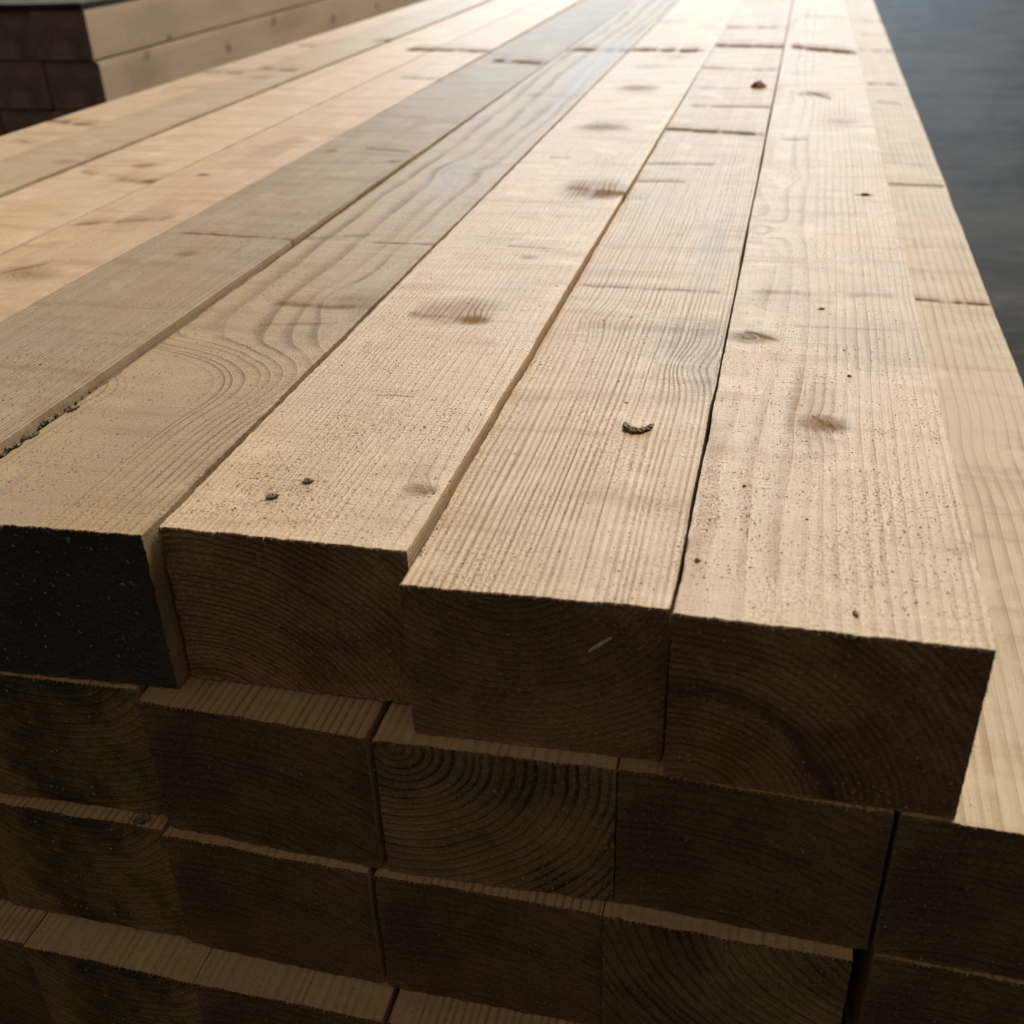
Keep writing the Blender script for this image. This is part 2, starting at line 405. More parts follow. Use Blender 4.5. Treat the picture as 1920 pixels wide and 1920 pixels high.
# T3
z = .001; a = at(297, 987, z); c = at(763, 1033, z); XL = a.x
m = wood_top('sawn_wood_knotty', (.66, .505, .34), (.40, .25, .13), 3, pith=(.12, -.055), period=.0025, contrast=.65,
    knots=kn(XL, z, [(887, 600, .0045, .0028, 1.1), (1130, 365, .0080, .003, .9), (1128, 238, .010, .005, .75), (1195, 165, .011, .005, .75), (788, 918, .0034, .004, 1.1), (990, 483, .0030, .003, .6), (1215, 125, .010, .003, .5), (1250, 40, .014, .003, .5)]),
    streaks=stk(XL, z, [(945, 462, 1065, 468, .0010, .5, BRN), (760, 590, 900, 598, .0035, .5, BRN), (1060, 352, 1190, 364, .0045, .55, BRN), (1030, 295, 1070, 297, .0015, .5, BRN), (1090, 92, 1325, 96, .010, .8, BRN), (1140, 240, 1185, 244, .003, .4, BRN), (700, 742, 780, 745, .0010, .35, BRN)]),
    stains=stn(XL, z, [(865, 582, 960, 560, .80, (.27, .165, .09)), (1112, 354, 1190, 334, .80, (.25, .155, .08)), (1130, 238, 1190, 225, .6, (.30, .19, .1)), (1200, 166, 1250, 158, .6, (.30, .19, .1)), (700, 760, 760, 700, .40, (.56, .34, .21)), (785, 900, 840, 855, .65, (.42, .27, .18)), (960, 540, 1030, 500, .30, (.42, .33, .27)), (1080, 400, 1150, 300, .30, (.46, .39, .33))]),
    blot=.22, fuzz=1.0, wob=1.1, band=None)
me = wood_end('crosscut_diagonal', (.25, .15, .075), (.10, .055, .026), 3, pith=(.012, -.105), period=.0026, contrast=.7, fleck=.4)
T3 = beam(a.x, c.x, a.y, c.y, z, H, m, me, 'knotty warm coloured beam standing slightly above its neighbours, two dark crumbs near its end', G1, 13, fine=2, xl1=at(1080, 195, z).x, xr1=at(1190, 345, -.0035).x+.0003, splin=650)

# T4: olive with a black end
z = .002; c = at(266, 1003, z); a = at(0, 983, z); a = a + (a-c)*.56; a.x = c.x-.0945; XL = a.x
m = wood_top('sawn_wood_olive', (.47, .365, .235), (.19, .14, .095), 4, pith=(.022, .020), period=.0046, contrast=1.25,
    knots=kn(XL, z, [(640, 560, .012, .004, .1), (860, 320, .012, .006, .15)]),
    streaks=stk(XL, z, [(500, 572, 715, 578, .0030, .65, BRN), (690, 455, 822, 459, .0011, .85, BRN), (560, 449, 700, 440, .0030, .35, GREY), (480, 610, 640, 606, .0016, .3, BRN), (980, 178, 1090, 182, .004, .4, GREY), (1010, 92, 1190, 96, .010, .8, BRN)]),
    stains=stn(XL, z, [(740, 420, 800, 370, .6, (.33, .30, .26)), (20, 910, 60, 880, .6, (.25, .22, .24)), (650, 520, 720, 480, .45, (.44, .30, .20)), (850, 330, 930, 290, .5, (.40, .38, .36)), (1120, 120, 1210, 70, .45, (.40, .40, .42))]),
    blot=.30, fuzz=.9, wob=.8, grey=.25, rough=.54, spec=.50, emb=.4, field=True, mot=.7)
me = wood_end('crosscut_black_mould', (.048, .038, .023), (.020, .017, .011), 4, pith=(.012, .03), period=.006, contrast=.12, fleck=.55, scratch=1.5)
T4 = beam(a.x, c.x, a.y, c.y, z, H+.0015, m, me, 'olive tinted beam with looping grain on top and a nearly black end', G1, 14, fine=2, xr1=at(1080, 195, .001).x-.0008, xl1=-.2945, splin=500, rag=1.3)

# T5..T9
def top_row(xl, xr, y0, z, mat, endm, lab, seed, fine=1, **k):
    return beam(xl, xr, y0, y0, z, H+z, mat, endm, lab, G1, seed, fine=fine, **k)
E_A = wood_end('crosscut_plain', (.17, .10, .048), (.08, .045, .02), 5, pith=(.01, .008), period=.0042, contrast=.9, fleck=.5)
z = .0072; XL = -.3965
m5 = wood_top('sawn_wood_grey', (.44, .36, .265), (.24, .19, .14), 5, pith=(-.03, -.05), period=.0021, contrast=.85,
    knots=kn(XL, z, [(352, 472, .004, .004, .7), (740, 297, .004, .003, .6), (622, 277, .003, .002, .7), (300, 500, .008, .004, .1)]),
    streaks=stk(XL, z, [(335, 432, 575, 447, .0015, .7, BRN), (680, 272, 770, 279, .0020, .6, BRN), (920, 106, 1030, 112, .010, .7, BRN), (700, 210, 800, 215, .002, .3, BRN)]),
    stains=stn(XL, z, [(900, 150, 990, 110, .35, (.34, .31, .28))]), blot=.3, fuzz=.55, grey=.3, rough=.56, spec=.42)
T5 = top_row(XL, -.2968, .02, z, m5, E_A, 'long grey weathered beam with close dark grain lines and flaking bark on its near edge', 15, xl1=-.3955, xr1=-.2955, zt1=.0029)
z = .004; XL = -.484
m6 = wood_top('sawn_wood_cream_a', (.68, .515, .365), (.52, .34, .2), 6, pith=(.05, -.09), period=.0035, contrast=.35,
    knots=kn(XL, z, [(380, 328, .0035, .003, .95), (40, 515, .010, .004, .5), (560, 265, .006, .003, .5)]),
    streaks=stk(XL, z, [(125, 423, 330, 408, .0030, .6, BRN), (0, 512, 90, 495, .0020, .6, BRN), (745, 145, 860, 150, .004, .6, BRN), (600, 270, 640, 245, .003, .4, BRN), (780, 92, 925, 96, .010, .6, BRN)]),
    stains=stn(XL, z, [(280, 405, 370, 375, .55, (.40, .27, .17)), (520, 278, 600, 255, .55, (.42, .29, .19)), (30, 500, 90, 470, .4, (.48, .31, .2))]), blot=.35, fuzz=.6)
T6 = top_row(XL, -.3975, .03, z, m6, E_A, 'cream beam with brown smudges directly left of the grey one', 16, xl1=-.4805, xr1=-.3965)
XL = -.586
m7 = wood_top('sawn_wood_cream_b', (.72, .56, .40), (.55, .37, .22), 7, pith=(.02, -.15), period=.004, contrast=.3,
    knots=kn(XL, z, [(270, 311, .0055, .004, .85), (275, 341, .006, .004, .6), (120, 402, .004, .003, .3)]),
    streaks=stk(XL, z, [(215, 338, 300, 342, .004, .6, BRN), (150, 320, 240, 336, .004, .4, TAN), (760, 92, 850, 96, .010, .8, BRN)]),
    stains=stn(XL, z, [(240, 330, 330, 305, .45, (.50, .33, .21)), (40, 470, 90, 430, .3, (.55, .38, .25))]), blot=.25, fuzz=.6)
T7 = top_row(XL, -.4855, .025, z, m7, E_A, 'bright cream beam right of the dark gap, with a small dark knot', 17, xl1=-.578, xr1=-.482)
z = .002; XL = -.679
m8 = wood_top('sawn_wood_buff', (.56, .45, .31), (.42, .31, .2), 8, pith=(.05, -.2), period=.004, contrast=.3,
    knots=kn(XL, z, [(122, 304, .006, .003, .5), (490, 145, .008, .003, .5)]),
    streaks=stk(XL, z, [(480, 128, 560, 132, .006, .5, BRN), (700, 75, 760, 78, .008, .5, BRN)]), blot=.3, fuzz=.5, grey=.1)
T8 = top_row(XL, -.6000, .03, z, m8, E_A, 'dull buff beam between the dark gap and the leftmost beam of the layer', 18, xl1=-.6785, xr1=-.5925)
z = 0.; XL = -.771
m9 = wood_top('sawn_wood_tan', (.66, .51, .36), (.5, .33, .2), 9, pith=(.05, -.1), period=.004, contrast=.35,
    streaks=stk(XL, z, [(85, 226, 180, 236, .0045, .65, BRN), (20, 262, 60, 268, .003, .4, BRN), (300, 170, 400, 160, .006, .4, TAN), (560, 85, 620, 88, .008, .4, BRN), (380, 135, 470, 138, .006, .5, BRN)]), blot=.3, fuzz=.5)
T9 = top_row(XL, -.681, .03, z, m9, E_A, 'outermost left beam of the top layer, with brown smears along its edge', 19, xl1=-.748, xr1=-.680)

# ------------------------------------------------------------------ lower layers
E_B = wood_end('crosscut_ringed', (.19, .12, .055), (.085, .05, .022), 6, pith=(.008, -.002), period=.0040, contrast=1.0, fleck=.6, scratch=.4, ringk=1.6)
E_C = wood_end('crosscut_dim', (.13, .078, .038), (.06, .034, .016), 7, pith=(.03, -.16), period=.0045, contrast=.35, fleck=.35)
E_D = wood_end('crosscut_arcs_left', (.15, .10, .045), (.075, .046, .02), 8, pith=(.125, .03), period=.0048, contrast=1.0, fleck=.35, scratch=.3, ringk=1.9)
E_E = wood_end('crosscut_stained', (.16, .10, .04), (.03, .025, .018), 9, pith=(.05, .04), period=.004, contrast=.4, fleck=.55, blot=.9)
LW = wood_top('sawn_wood_lower', (.60, .43, .26), (.24, .14, .07), 21, pith=(-.06, -.03), period=.0036, contrast=1.15, blot=.2, fuzz=.5)
LW2 = wood_top('sawn_wood_lower_b', (.62, .45, .28), (.32, .20, .11), 22, pith=(.16, -.03), period=.0045, contrast=.9, blot=.2, fuzz=.5)
G = {2: 'sawn beams in the second layer of the near stack', 3: 'sawn beams in the third layer of the near stack', 4: 'sawn beams in the fourth layer of the near stack', 5: 'sawn beams in the fifth layer of the near stack'}
ordn = {2: 'second', 3: 'third', 4: 'fourth', 5: 'fifth'}
P_x = .1788
# P: right end of the second layer
z = -H; XL = .0828
mp = wood_top('planed_wood_yellow', (.53, .425, .285), (.30, .195, .095), 10, pith=(-.07, -.05), period=.0058, contrast=.95,
    knots=kn(XL, z, [(1840, 850, .016, .0035, .0), (1880, 600, .012, .003, .0)]),
    streaks=stk(XL, z, [(1700, 560, 1862, 573, .0022, .9, BRN), (1655, 345, 1775, 350, .0035, .9, (.38, .27, .13)), (1625, 157, 1700, 160, .005, .7, TAN), (1640, 190, 1718, 198, .0032, .6, TAN), (1608, 94, 1685, 97, .007, .6, TAN), (1650, 303, 1760, 312, .0028, .35, TAN), (1600, 38, 1660, 41, .008, .5, TAN), (1610, 65, 1668, 66, .008, .3, TAN)]),
    stains=stn(XL, z, [(1790, 850, 1850, 780, .25, (.50, .36, .22)), (1740, 365, 1790, 352, .4, (.56, .42, .24))]), blot=.15, fuzz=.22, wob=.7, rough=.56, spec=.5)
BP = beam(XL, P_x, -.0022, -.0032, z, H-.0005, mp, E_C, 'smooth yellow beam ending the second layer, half bare beside the top right beam', G[2], 31, fine=2, xr1=P_x-.0005, splin=250)
def L_at(u, v, y): p = on_y(u, v, y); return p.x
# (xl, xr, y left, y right, top material, end material, fineness, label)
rows = {
 2: [(-.0168, .0806, .0002, -.0022, LW, E_C, 1, 'plain dark second layer beam under the gap between the two right top beams'),
     (-.1116, -.0176, -.0042, -.0005, LW2, E_B, 1, 'second layer beam with clear growth rings on its end, under the splinter marked beam'),
     (-.2140, -.1145, -.0020, -.0040, LW, E_C, 1, 'second layer beam whose lined top sticks out below the knotty beam'),
     (-.3120, -.2185, .0000, .0040, LW2, E_E, 1, 'second layer beam with a yellow and black stained end, below the black ended beam'),
     (-.4100, -.3140, .004, .004, LW, E_C, 0, None), (-.507, -.412, .003, .001, LW2, E_C, 0, None), (-.604, -.509, .004, .004, LW, E_B, 0, None),
     (-.690, -.606, .001, .003, LW2, E_C, 0, None), (-.768, -.692, .0, .0, LW, E_D, 0, None)],
 3: [(.0835, .1785, -.0034, -.0048, LW, E_C, 1, 'right end beam of the third layer, with a paler ragged lip under the yellow beam'),
     (-.0203, .0757, -.0070, -.0072, LW2, E_D, 1, 'third layer beam with wide curved growth rings beside a black slit'),
     (-.1172, -.0209, -.0076, -.0066, LW, E_C, 1, 'third layer beam just right of the long black slit'),
     (-.2157, -.1200, -.0062, -.0074, LW2, E_C, 1, 'third layer beam just left of the long black slit, its end nearly black'),
     (-.3150, -.2180, -.0048, -.0040, LW, E_E, 1, 'third layer beam at the left with a dark crumb on its front lip'),
     (-.412, -.3165, -.003, -.003, LW, E_C, 0, None), (-.510, -.414, -.002, -.001, LW2, E_C, 0, None), (-.606, -.512, -.004, -.003, LW, E_B, 0, None),
     (-.690, -.608, .001, .003, LW2, E_C, 0, None), (-.767, -.692, .0, .0, LW, E_D, 0, None)],
 4: [(.082, .1780, -.012, -.013, LW, E_C, 0, None), (-.016, .0810, -.016, -.015, LW2, E_D, 0, None),
     (-.1120, -.0170, -.0246, -.022, LW, E_B, 1, 'fourth layer beam at the bottom edge, right of the black slit'),
     (-.2055, -.1146, -.0253, -.0245, LW2, E_C, 1, 'fourth layer beam with a ridged lip, left of the black slit'),
     (-.2950, -.2061, -.0242, -.0252, LW2, E_E, 1, 'fourth layer beam at the bottom left with a lit ridged lip'),
     (-.392, -.2956, -.0234, -.0234, LW, E_C, 1, 'fourth layer beam of which only a corner shows at the left edge'),
     (-.490, -.394, -.018, -.018, LW, E_B, 0, None), (-.588, -.492, -.018, -.018, LW2, E_C, 0, None), (-.680, -.590, -.01, -.01, LW, E_C, 0, None), (-.766, -.682, -.01, -.01, LW2, E_C, 0, None)],
 5: [(.081, .1775, -.010, -.010, LW2, E_C, 0, None), (-.018, .0790, -.014, -.015, LW, E_C, 0, None), (-.117, -.0200, -.018, -.018, LW2, E_B, 0, None),
     (-.215, -.1190, -.019, -.0185, LW, E_C, 0, None), (-.317, -.2165, -.0208, -.0200, LW2, E_C, 0, None), (-.420, -.3172, -.0193, -.0208, LW, E_C, 1, 'fifth layer beam showing a thin lit edge in the bottom left corner'),
     (-.516, -.422, -.018, -.018, LW2, E_C, 0, None), (-.612, -.518, -.018, -.018, LW, E_B, 0, None), (-.690, -.614, -.01, -.01, LW2, E_C, 0, None), (-.766, -.692, -.01, -.01, LW, E_C, 0, None)],
}
nums = ['first', 'second', 'third', 'fourth', 'fifth', 'sixth', 'seventh', 'eighth', 'ninth', 'tenth', 'eleventh']
for ly, row in rows.items():
    for q, (xl, xr, y0, y1, tm, em, fine, lab) in enumerate(row):
        nth = nums[q + (1 if ly == 2 else 0)]
        beam(xl, xr, y0, y1, -(ly-1)*H-.0003, H-.0006, tm, em, lab or 'unlit sawn beam, %s from the right in the %s layer down' % (nth, ordn[ly]), G[ly], 40+ly*12+q, fine=fine, splin=260 if fine else 0, rag=1.2)

# cross timbers carrying the stack
BASEZ = -5*H-.0006
for q, yy in enumerate((.25, 2.0, 3.8)):
    s = beam(0, .1, 0, 0, BASEZ, .075, LW, E_C, ['square bearer under the near end of the stack', 'square bearer under the middle of the stack', 'square bearer under the far end of the stack'][q], 'bearers under the near stack', 90+q, name='bearer_timber', length=1.0)
    s.rotation_euler = (0, 0, math.radians(90)); s.location = (.2, yy, BASEZ)
FLOOR = BASEZ-.0752

# ------------------------------------------------------------------ floor
def floor_mat():
    m, nt, b = new_mat('dark_concrete')
    x, y, z = coords(nt, 0)
    n = noise(nt, comb(nt, x*2.2, y*2.6, 0.), 1, 6, .66)
    n2 = noise(nt, comb(nt, x*9, y*22, 0.), 1, 4, .6)
    n3 = noise(nt, comb(nt, x*60, y*60, 0.), 1, 3, .6)
    c = mixc(nt, smooth(nt, n, .32, .68), (.010, .010, .0098), (.048, .048, .046))
    c = mixc(nt, smooth(nt, n2, .5, .72)*.85, c, (.085, .085, .082))
    c = mixc(nt, smooth(nt, n2, .46, .30)*.6, c, (.010, .010, .010))
    c = mixc(nt, n3*.35, c, (.025, .025, .024))
    vd, vc = voro(nt, comb(nt, x*7, y*7, 0.), 1)
    c = mixc(nt, smooth(nt, vd, .09, .04)*.5, c, (.12, .12, .115))
    nt.links.new(c.s, b.inputs['Base Color'])
    plug(nt, b.inputs['Roughness'], n2*.35+.50); b.inputs['Specular IOR Level'].default_value = .10
    bp = nt.nodes.new('ShaderNodeBump'); bp.inputs['Strength'].default_value = .5; bp.inputs['Distance'].default_value = .004
    nt.links.new((n2+n3*.3).s, bp.inputs['Height']); nt.links.new(bp.outputs[0], b.inputs['Normal'])
    return m
fl = mesh_obj('floor', [(-40, -20, FLOOR), (40, -20, FLOOR), (40, 60, FLOOR), (-40, 60, FLOOR)], [(0, 1, 2, 3)], floor_mat())
tag(fl, kind='structure')

# ------------------------------------------------------------------ stack behind, at the left
G6 = 'sawn beams of the stack behind at the left'
BX, BY, BZ = -1.045, 1.305, .054
bgt = wood_top('background_wood', (.50, .38, .26), (.36, .25, .16), 61, pith=(.5, -.2), period=.006, contrast=.3, blot=.5, fuzz=.2, grey=.1)
def bg_side(seed, knots, streaks):
    """side faces: same wood, knots on the x = right side, given in (height, along)"""
    m, nt, b = new_mat('background_wood_side')
    x, y, z = coords(nt, seed)
    n1 = noise(nt, comb(nt, x*8, y*4+seed, z*14), 1, 3, .5)
    n2 = noise(nt, comb(nt, x*40, y*5+seed, z*160), 1, 3, .5)
    c = mixc(nt, smooth(nt, n1, .35, .7)*.7, (.47, .375, .28), (.33, .25, .185))
    c = mixc(nt, smooth(nt, n2, .5, .7)*.25, c, (.32, .22, .14))
    kz = noise(nt, comb(nt, x*60, y*55+seed, z*80), 1, 3, .6)
    for (yy, zz, sy, sz, st, sc) in knots:
        a = (y-yy)/sy; q = (z-zz)/sz; g = ex(nt, (a*a+q*q)*-.8 + (kz-.5)*3.)
        c = mixc(nt, smooth(nt, g, .25, .75)*st, c, sc)
    nt.links.new(c.s, b.inputs['Base Color']); b.inputs['Roughness'].default_value = .55
    return m
def bgknot(u, v):
    d = RM @ Vector(((u-960)/2031, -(v-960)/2031, -1)); t = (BX-CAM_LOC.x)/d.x; p = CAM_LOC+d*t
    return p.y-BY, p.z
DK = (.07, .035, .02)
k_up = [bgknot(317, 70)]; k_lo = [bgknot(268, 104), bgknot(422, 88), bgknot(703, 12), bgknot(620, 35), bgknot(508, 38)]
mu = bg_side(1.3, [(k_up[0][0], k_up[0][1]-BZ, .010, .005, .6, DK), (bgknot(290, 55)[0], -.035, .10, .03, .35, (.30, .27, .18))], ())
ml = bg_side(2.6, [(a_, b_-(BZ-H), .012, .010, .6, DK) for a_, b_ in k_lo] + [(bgknot(258, 140)[0], -.035, .05, .2, .35, (.28, .22, .15))], ())
E_F = wood_end('crosscut_background', (.23, .155, .12), (.13, .085, .065), 62, pith=(.02, .02), period=.008, contrast=.3, fleck=.0)
lab_bg = {(0, 0): 'upper right beam of the stack behind, with a pale lit side and small knot', (0, 1): 'lower right beam of the stack behind, with dark round knots on its lit side',
          (1, 0): 'upper dark ended beam at the far left of the stack behind', (1, 1): 'lower dark ended beam at the far left of the stack behind'}
for c_ in range(4):
    for r_ in range(6):
        if c_ > 1 and r_ > 1 and c_ != 3: pass
        mt = mu if r_ == 0 else (ml if r_ == 1 else bgt)
        xr_ = BX - c_*.100 + (.0 if r_ % 2 == 0 else .004)
        lb = lab_bg.get((c_, r_)) or 'shaded beam of the stack behind, %s column from its lit side, %s from the top' % (nums[c_], nums[r_])
        o = beam(xr_-.097, xr_, 0, 0, BZ-r_*(H+.001), H-.0022, mt if c_ == 0 else bgt, E_F, lb, G6, 200+c_*8+r_, fine=0, length=5.0)
        o.location.y = BY + (.004 if (c_+r_) % 2 else 0)
# black edged sheet lying on top of that stack
def simple(name, colr, rough=.5, bumps=0, sc=100, col2=None):
    m, nt, b = new_mat(name); x, y, z = coords(nt, 0)
    n = noise(nt, comb(nt, x*sc, y*sc, z*sc), 1, 4, .6)
    c = mixc(nt, smooth(nt, n, .35, .65), colr, col2 or tuple(v*.5 for v in colr)); nt.links.new(c.s, b.inputs['Base Color'])
    b.inputs['Roughness'].default_value = rough
    if bumps:
        bp = nt.nodes.new('ShaderNodeBump'); bp.inputs['Distance'].default_value = bumps; nt.links.new(n.s, bp.inputs['Height']); nt.links.new(bp.outputs[0], b.inputs['Normal'])
    return m
def box(name, x0, x1, y0, y1, z0, z1, mat, parent=None, bev=.0):
    V = [(x, y, z_) for z_ in (z0, z1) for y in (y0, y1) for x in (x0, x1)]
    F = [(0, 2, 3, 1), (4, 5, 7, 6), (0, 1, 5, 4), (1, 3, 7, 5), (3, 2, 6, 7), (2, 0, 4, 6)]
    o = mesh_obj(name, V, F, mat, parent)
    if bev:
        md = o.modifiers.new('b', 'BEVEL'); md.width = bev; md.segments = 2
    return o
def sheet(name, x0, x1, y0, y1, z0, th, mat, seed, amp):
    rng = np.random.default_rng(seed); nx, ny = 30, 60
    hh = np.zeros((nx+1, ny+1))
    for _ in range(10):
        kx, ky, ph = rng.uniform(-14, 14), rng.uniform(-5, 5), rng.uniform(0, 6.28)
        gx, gy = np.meshgrid(np.linspace(0, 1, nx+1)*(x1-x0), np.linspace(0, 1, ny+1)*(y1-y0), indexing='ij')
        hh += np.sin(gx*kx+gy*ky+ph)*amp/4
    hh -= hh.min(); V = []; F = []
    for s in (0, 1):
        for i in range(nx+1):
            for j in range(ny+1):
                V.append((x0+(x1-x0)*i/nx, y0+(y1-y0)*j/ny, z0+hh[i, j]+s*th))
    q = (nx+1)*(ny+1); ix = lambda i, j, s: s*q+i*(ny+1)+j
    for i in range(nx):
        for j in range(ny):
            F.append((ix(i, j, 1), ix(i+1, j, 1), ix(i+1, j+1, 1), ix(i, j+1, 1))); F.append((ix(i, j, 0), ix(i, j+1, 0), ix(i+1, j+1, 0), ix(i+1, j, 0)))
    for i in range(nx):
        F.append((ix(i, 0, 0), ix(i+1, 0, 0), ix(i+1, 0, 1), ix(i, 0, 1))); F.append((ix(i, ny, 0), ix(i, ny, 1), ix(i+1, ny, 1), ix(i+1, ny, 0)))
    for j in range(ny):
        F.append((ix(0, j, 0), ix(0, j, 1), ix(0, j+1, 1), ix(0, j+1, 0))); F.append((ix(nx, j, 0), ix(nx, j+1, 0), ix(nx, j+1, 1), ix(nx, j, 1)))
    return mesh_obj(name, V, F, mat, smooth=False)
cs = sheet('cover_sheet', BX-.40, BX-.006, BY+.004, BY+.85, BZ+.0065, .002, simple('grey_green_film', (.20, .22, .19), .3, .002, 30), 5, .004)
tag(cs, 'grey green cover sheet lying on the stack behind at the top left corner', 'cover sheet')
ed = sheet('black_underlayer', BX-.40, BX-.002, BY-.002, BY+.86, BZ+.0005, .0045, simple('plain_black', (.012, .012, .012), .5, .001, 60), 6, .0008)  # thin black layer that gives the cover sheet its black edge
tag(ed, 'thin black layer between the cover sheet and the stack behind', 'mat')

# ------------------------------------------------------------------ small debris
bark = simple('dark_bark', (.34, .26, .19), .8, .0006, 900, (.09, .06, .04))
def lump(name, path, radii, mat, seed, rough=.35, seg=12, sub=5, loc=None):
    """rough bent lump: tube along path with noisy radius, closed at both ends"""
    rng = np.random.default_rng(seed); path = np.array(path, float); k = len(path)
    t = np.linspace(0, k-1, (k-1)*sub+1); pts = []; rr = []
    for s in t:
        i = min(int(s), k-2); f = s-i; f2 = f*f*(3-2*f)
        pts.append(path[i]*(1-f)+path[i+1]*f); rr.append(radii[i]*(1-f2)+radii[i+1]*f2)
    pts = np.array(pts); V = []; F = []
    for n, (p, r) in enumerate(zip(pts, rr)):
        d = pts[min(n+1, len(pts)-1)]-pts[max(n-1, 0)]; d = d/np.linalg.norm(d)
        u = np.cross(d, (0, 0, 1.)); u /= (np.linalg.norm(u)+1e-9); v_ = np.cross(u, d)
        for s in range(seg):
            an = 2*math.pi*s/seg; q = r*(1+rng.uniform(-rough, rough))
            V.append(p + u*math.cos(an)*q + v_*math.sin(an)*q*.75)
    for n in range(len(pts)-1):
        for s in range(seg):
            s2 = (s+1) % seg; F.append((n*seg+s, n*seg+s2, (n+1)*seg+s2, (n+1)*seg+s))
    F.append(tuple(range(seg))[::-1]); F.append(tuple((len(pts)-1)*seg+s for s in range(seg)))
    o = mesh_obj(name, V, F, mat)
    if loc is not None: o.location = loc
    return o
def rel(pts, z, org):   # photo pixels on plane z -> path relative to org
    return [tuple(at(u, v, z)-org) for u, v in pts]
# curled bark scrap
zt = -.0035
org = at(1195, 812, zt)
pth = rel([(1172, 798), (1176, 808), (1188, 812), (1203, 812), (1216, 806), (1226, 801)], zt, org)
pth = [(p[0], p[1], .0012+.0004*(i % 2)) for i, p in enumerate(pth)]
tag(lump('bark_scrap', pth, [.0009, .0016, .0017, .0014, .0013, .0005], bark, 1, .42, 14, 6, org), 'curled grey brown scrap of bark lying on the finely grained beam', 'bark scrap')
def crumb(u, v, zt, r, lab, seed, mat=bark, name='bark_crumb', el=1.6, ang=.6, cat='crumb', group=None):
    o_ = at(u, v, zt); d = Vector((math.cos(ang), math.sin(ang), 0))*r*el
    q = lump(name, [tuple(-d+Vector((0, 0, r*.5))), (0, 0, r*.75), tuple(d*.6+Vector((0, 0, r*.5))), tuple(d+Vector((r*.5, 0, r*.6)))], [r*.5, r, r*.8, r*.3], mat, seed, .5, 9, 3, o_)
    tag(q, lab, cat, group); return q
crumb(510, 934, .001, .0015, 'dark crumb nearest the cut end on the knotty beam', 2)
crumb(577, 905, .001, .0013, 'dark crumb further from the cut end on the knotty beam', 3)
crumb(1604, 1152, 0, .0007, 'thin dark twig bit near the cut end of the right top beam', 4, el=2.6, ang=1.9)
crumb(265, 1540, -2*H, .0020, 'dark crumb sitting on the front lip of the third layer', 5)
redm = simple('red_brown_bark', (.30, .075, .04), .7, .0006, 300, (.13, .035, .02))
crumb(1420, 168, -.0030, .0062, 'red brown bark chip far down the finely grained beam', 6, redm, 'bark_chip', 1.1, .4, 'bark chip')
for q, (u, v, zt, r, lab) in enumerate([
    (1131, 603, -.0035, .0009, 'left of two dark specks beside the grey stain'), (1184, 598, -.0035, .0009, 'right of two dark specks beside the grey stain'),
    (1174, 757, -.0035, .0007, 'round dark speck just above the curled bark scrap'), (1160, 717, -.0035, .0006, 'short dark splinter between grey stain and bark scrap'),
    (1013, 686, -.0035, .0006, 'short dark splinter at the left edge of the finely grained beam'), (1540, 580, 0, .0007, 'dark splinter lying crosswise on the right top beam'),
    (1592, 706, 0, .0007, 'dark speck below the brown stain on the right top beam'), (1395, 912, 0, .0006, 'dark speck left of centre on the right top beam'),
    (1307, 1052, 0, .0008, 'dark crumb by the left edge near the cut end of the right top beam'), (380, 329, 0, .0014, 'black crumb on the smudged cream beam'),
    (1622, 366, 0, .0012, 'long dark splinter near the right edge of the right top beam')]):
    crumb(u, v, zt, r, lab, 20+q, bark, 'wood_speck', 2.4 if 'splinter' in lab else 1.1, random.uniform(-.3, .3), 'speck', 'loose specks lying on the top beams')
# pale sliver on the sawn end of T2
sv = simple('pale_sliver', (.62, .52, .40), .6, 0, 400, (.5, .4, .3))
p0 = on_y(1105, 1220, at(750, 1096, -.0035).y-.0004); p1 = on_y(1146, 1195, at(750, 1096, -.0035).y-.0002)
q = lump('wood_sliver', [(0, 0, 0), tuple((p1-p0)*.5), tuple(p1-p0)], [.0007, .0009, .0005], sv, 9, .15, 6, 4, p0 + Vector((0, -.0003, 0)))
tag(q, 'pale splinter stuck to the cut end of the finely grained beam', 'splinter')

# bark left on the near lower edge of T5: part of that beam
rng = np.random.default_rng(8)
green = simple('mossy_bark', (.26, .24, .16), .85, .0006, 500, (.13, .09, .055))
V = []; F = []
for i in range(34):
    t = rng.random()**1.2; yy = .040+t*.100; sz_ = (1-t*.75)*rng.uniform(.5, 1.2)
    c0 = np.array((-.2966+.0008*yy+.3965+.0002, yy, -.0052+rng.uniform(-.0005, .0022)*(1-t)))
    dirn = np.array((rng.uniform(-.1, .35), 1, rng.uniform(-.25, .25))); ln = .0022*sz_*rng.uniform(.8, 2.4)
    o_ = len(V); sg = 8; st = 7
    for a_ in range(st):
        tt = a_/(st-1); rr_ = .0011*sz_*math.sin(math.pi*(.12+.76*tt))
        for b_ in range(sg):
            an = 2*math.pi*b_/sg; k_ = rr_*(1+rng.uniform(-.35, .35))
            V.append(c0+dirn*ln*(tt-.5)+np.array((math.cos(an)*k_*.9, 0, math.sin(an)*k_*1.2+.0006*sz_*math.sin(tt*5))))
    for a_ in range(st-1):
        for b_ in range(sg): F.append((o_+a_*sg+b_, o_+a_*sg+(b_+1) % sg, o_+(a_+1)*sg+(b_+1) % sg, o_+(a_+1)*sg+b_))
    F.append(tuple(o_+b_ for b_ in range(sg))[::-1]); F.append(tuple(o_+(st-1)*sg+b_ for b_ in range(sg)))
mesh_obj('bark_edge', V, F, green, parent=T5)
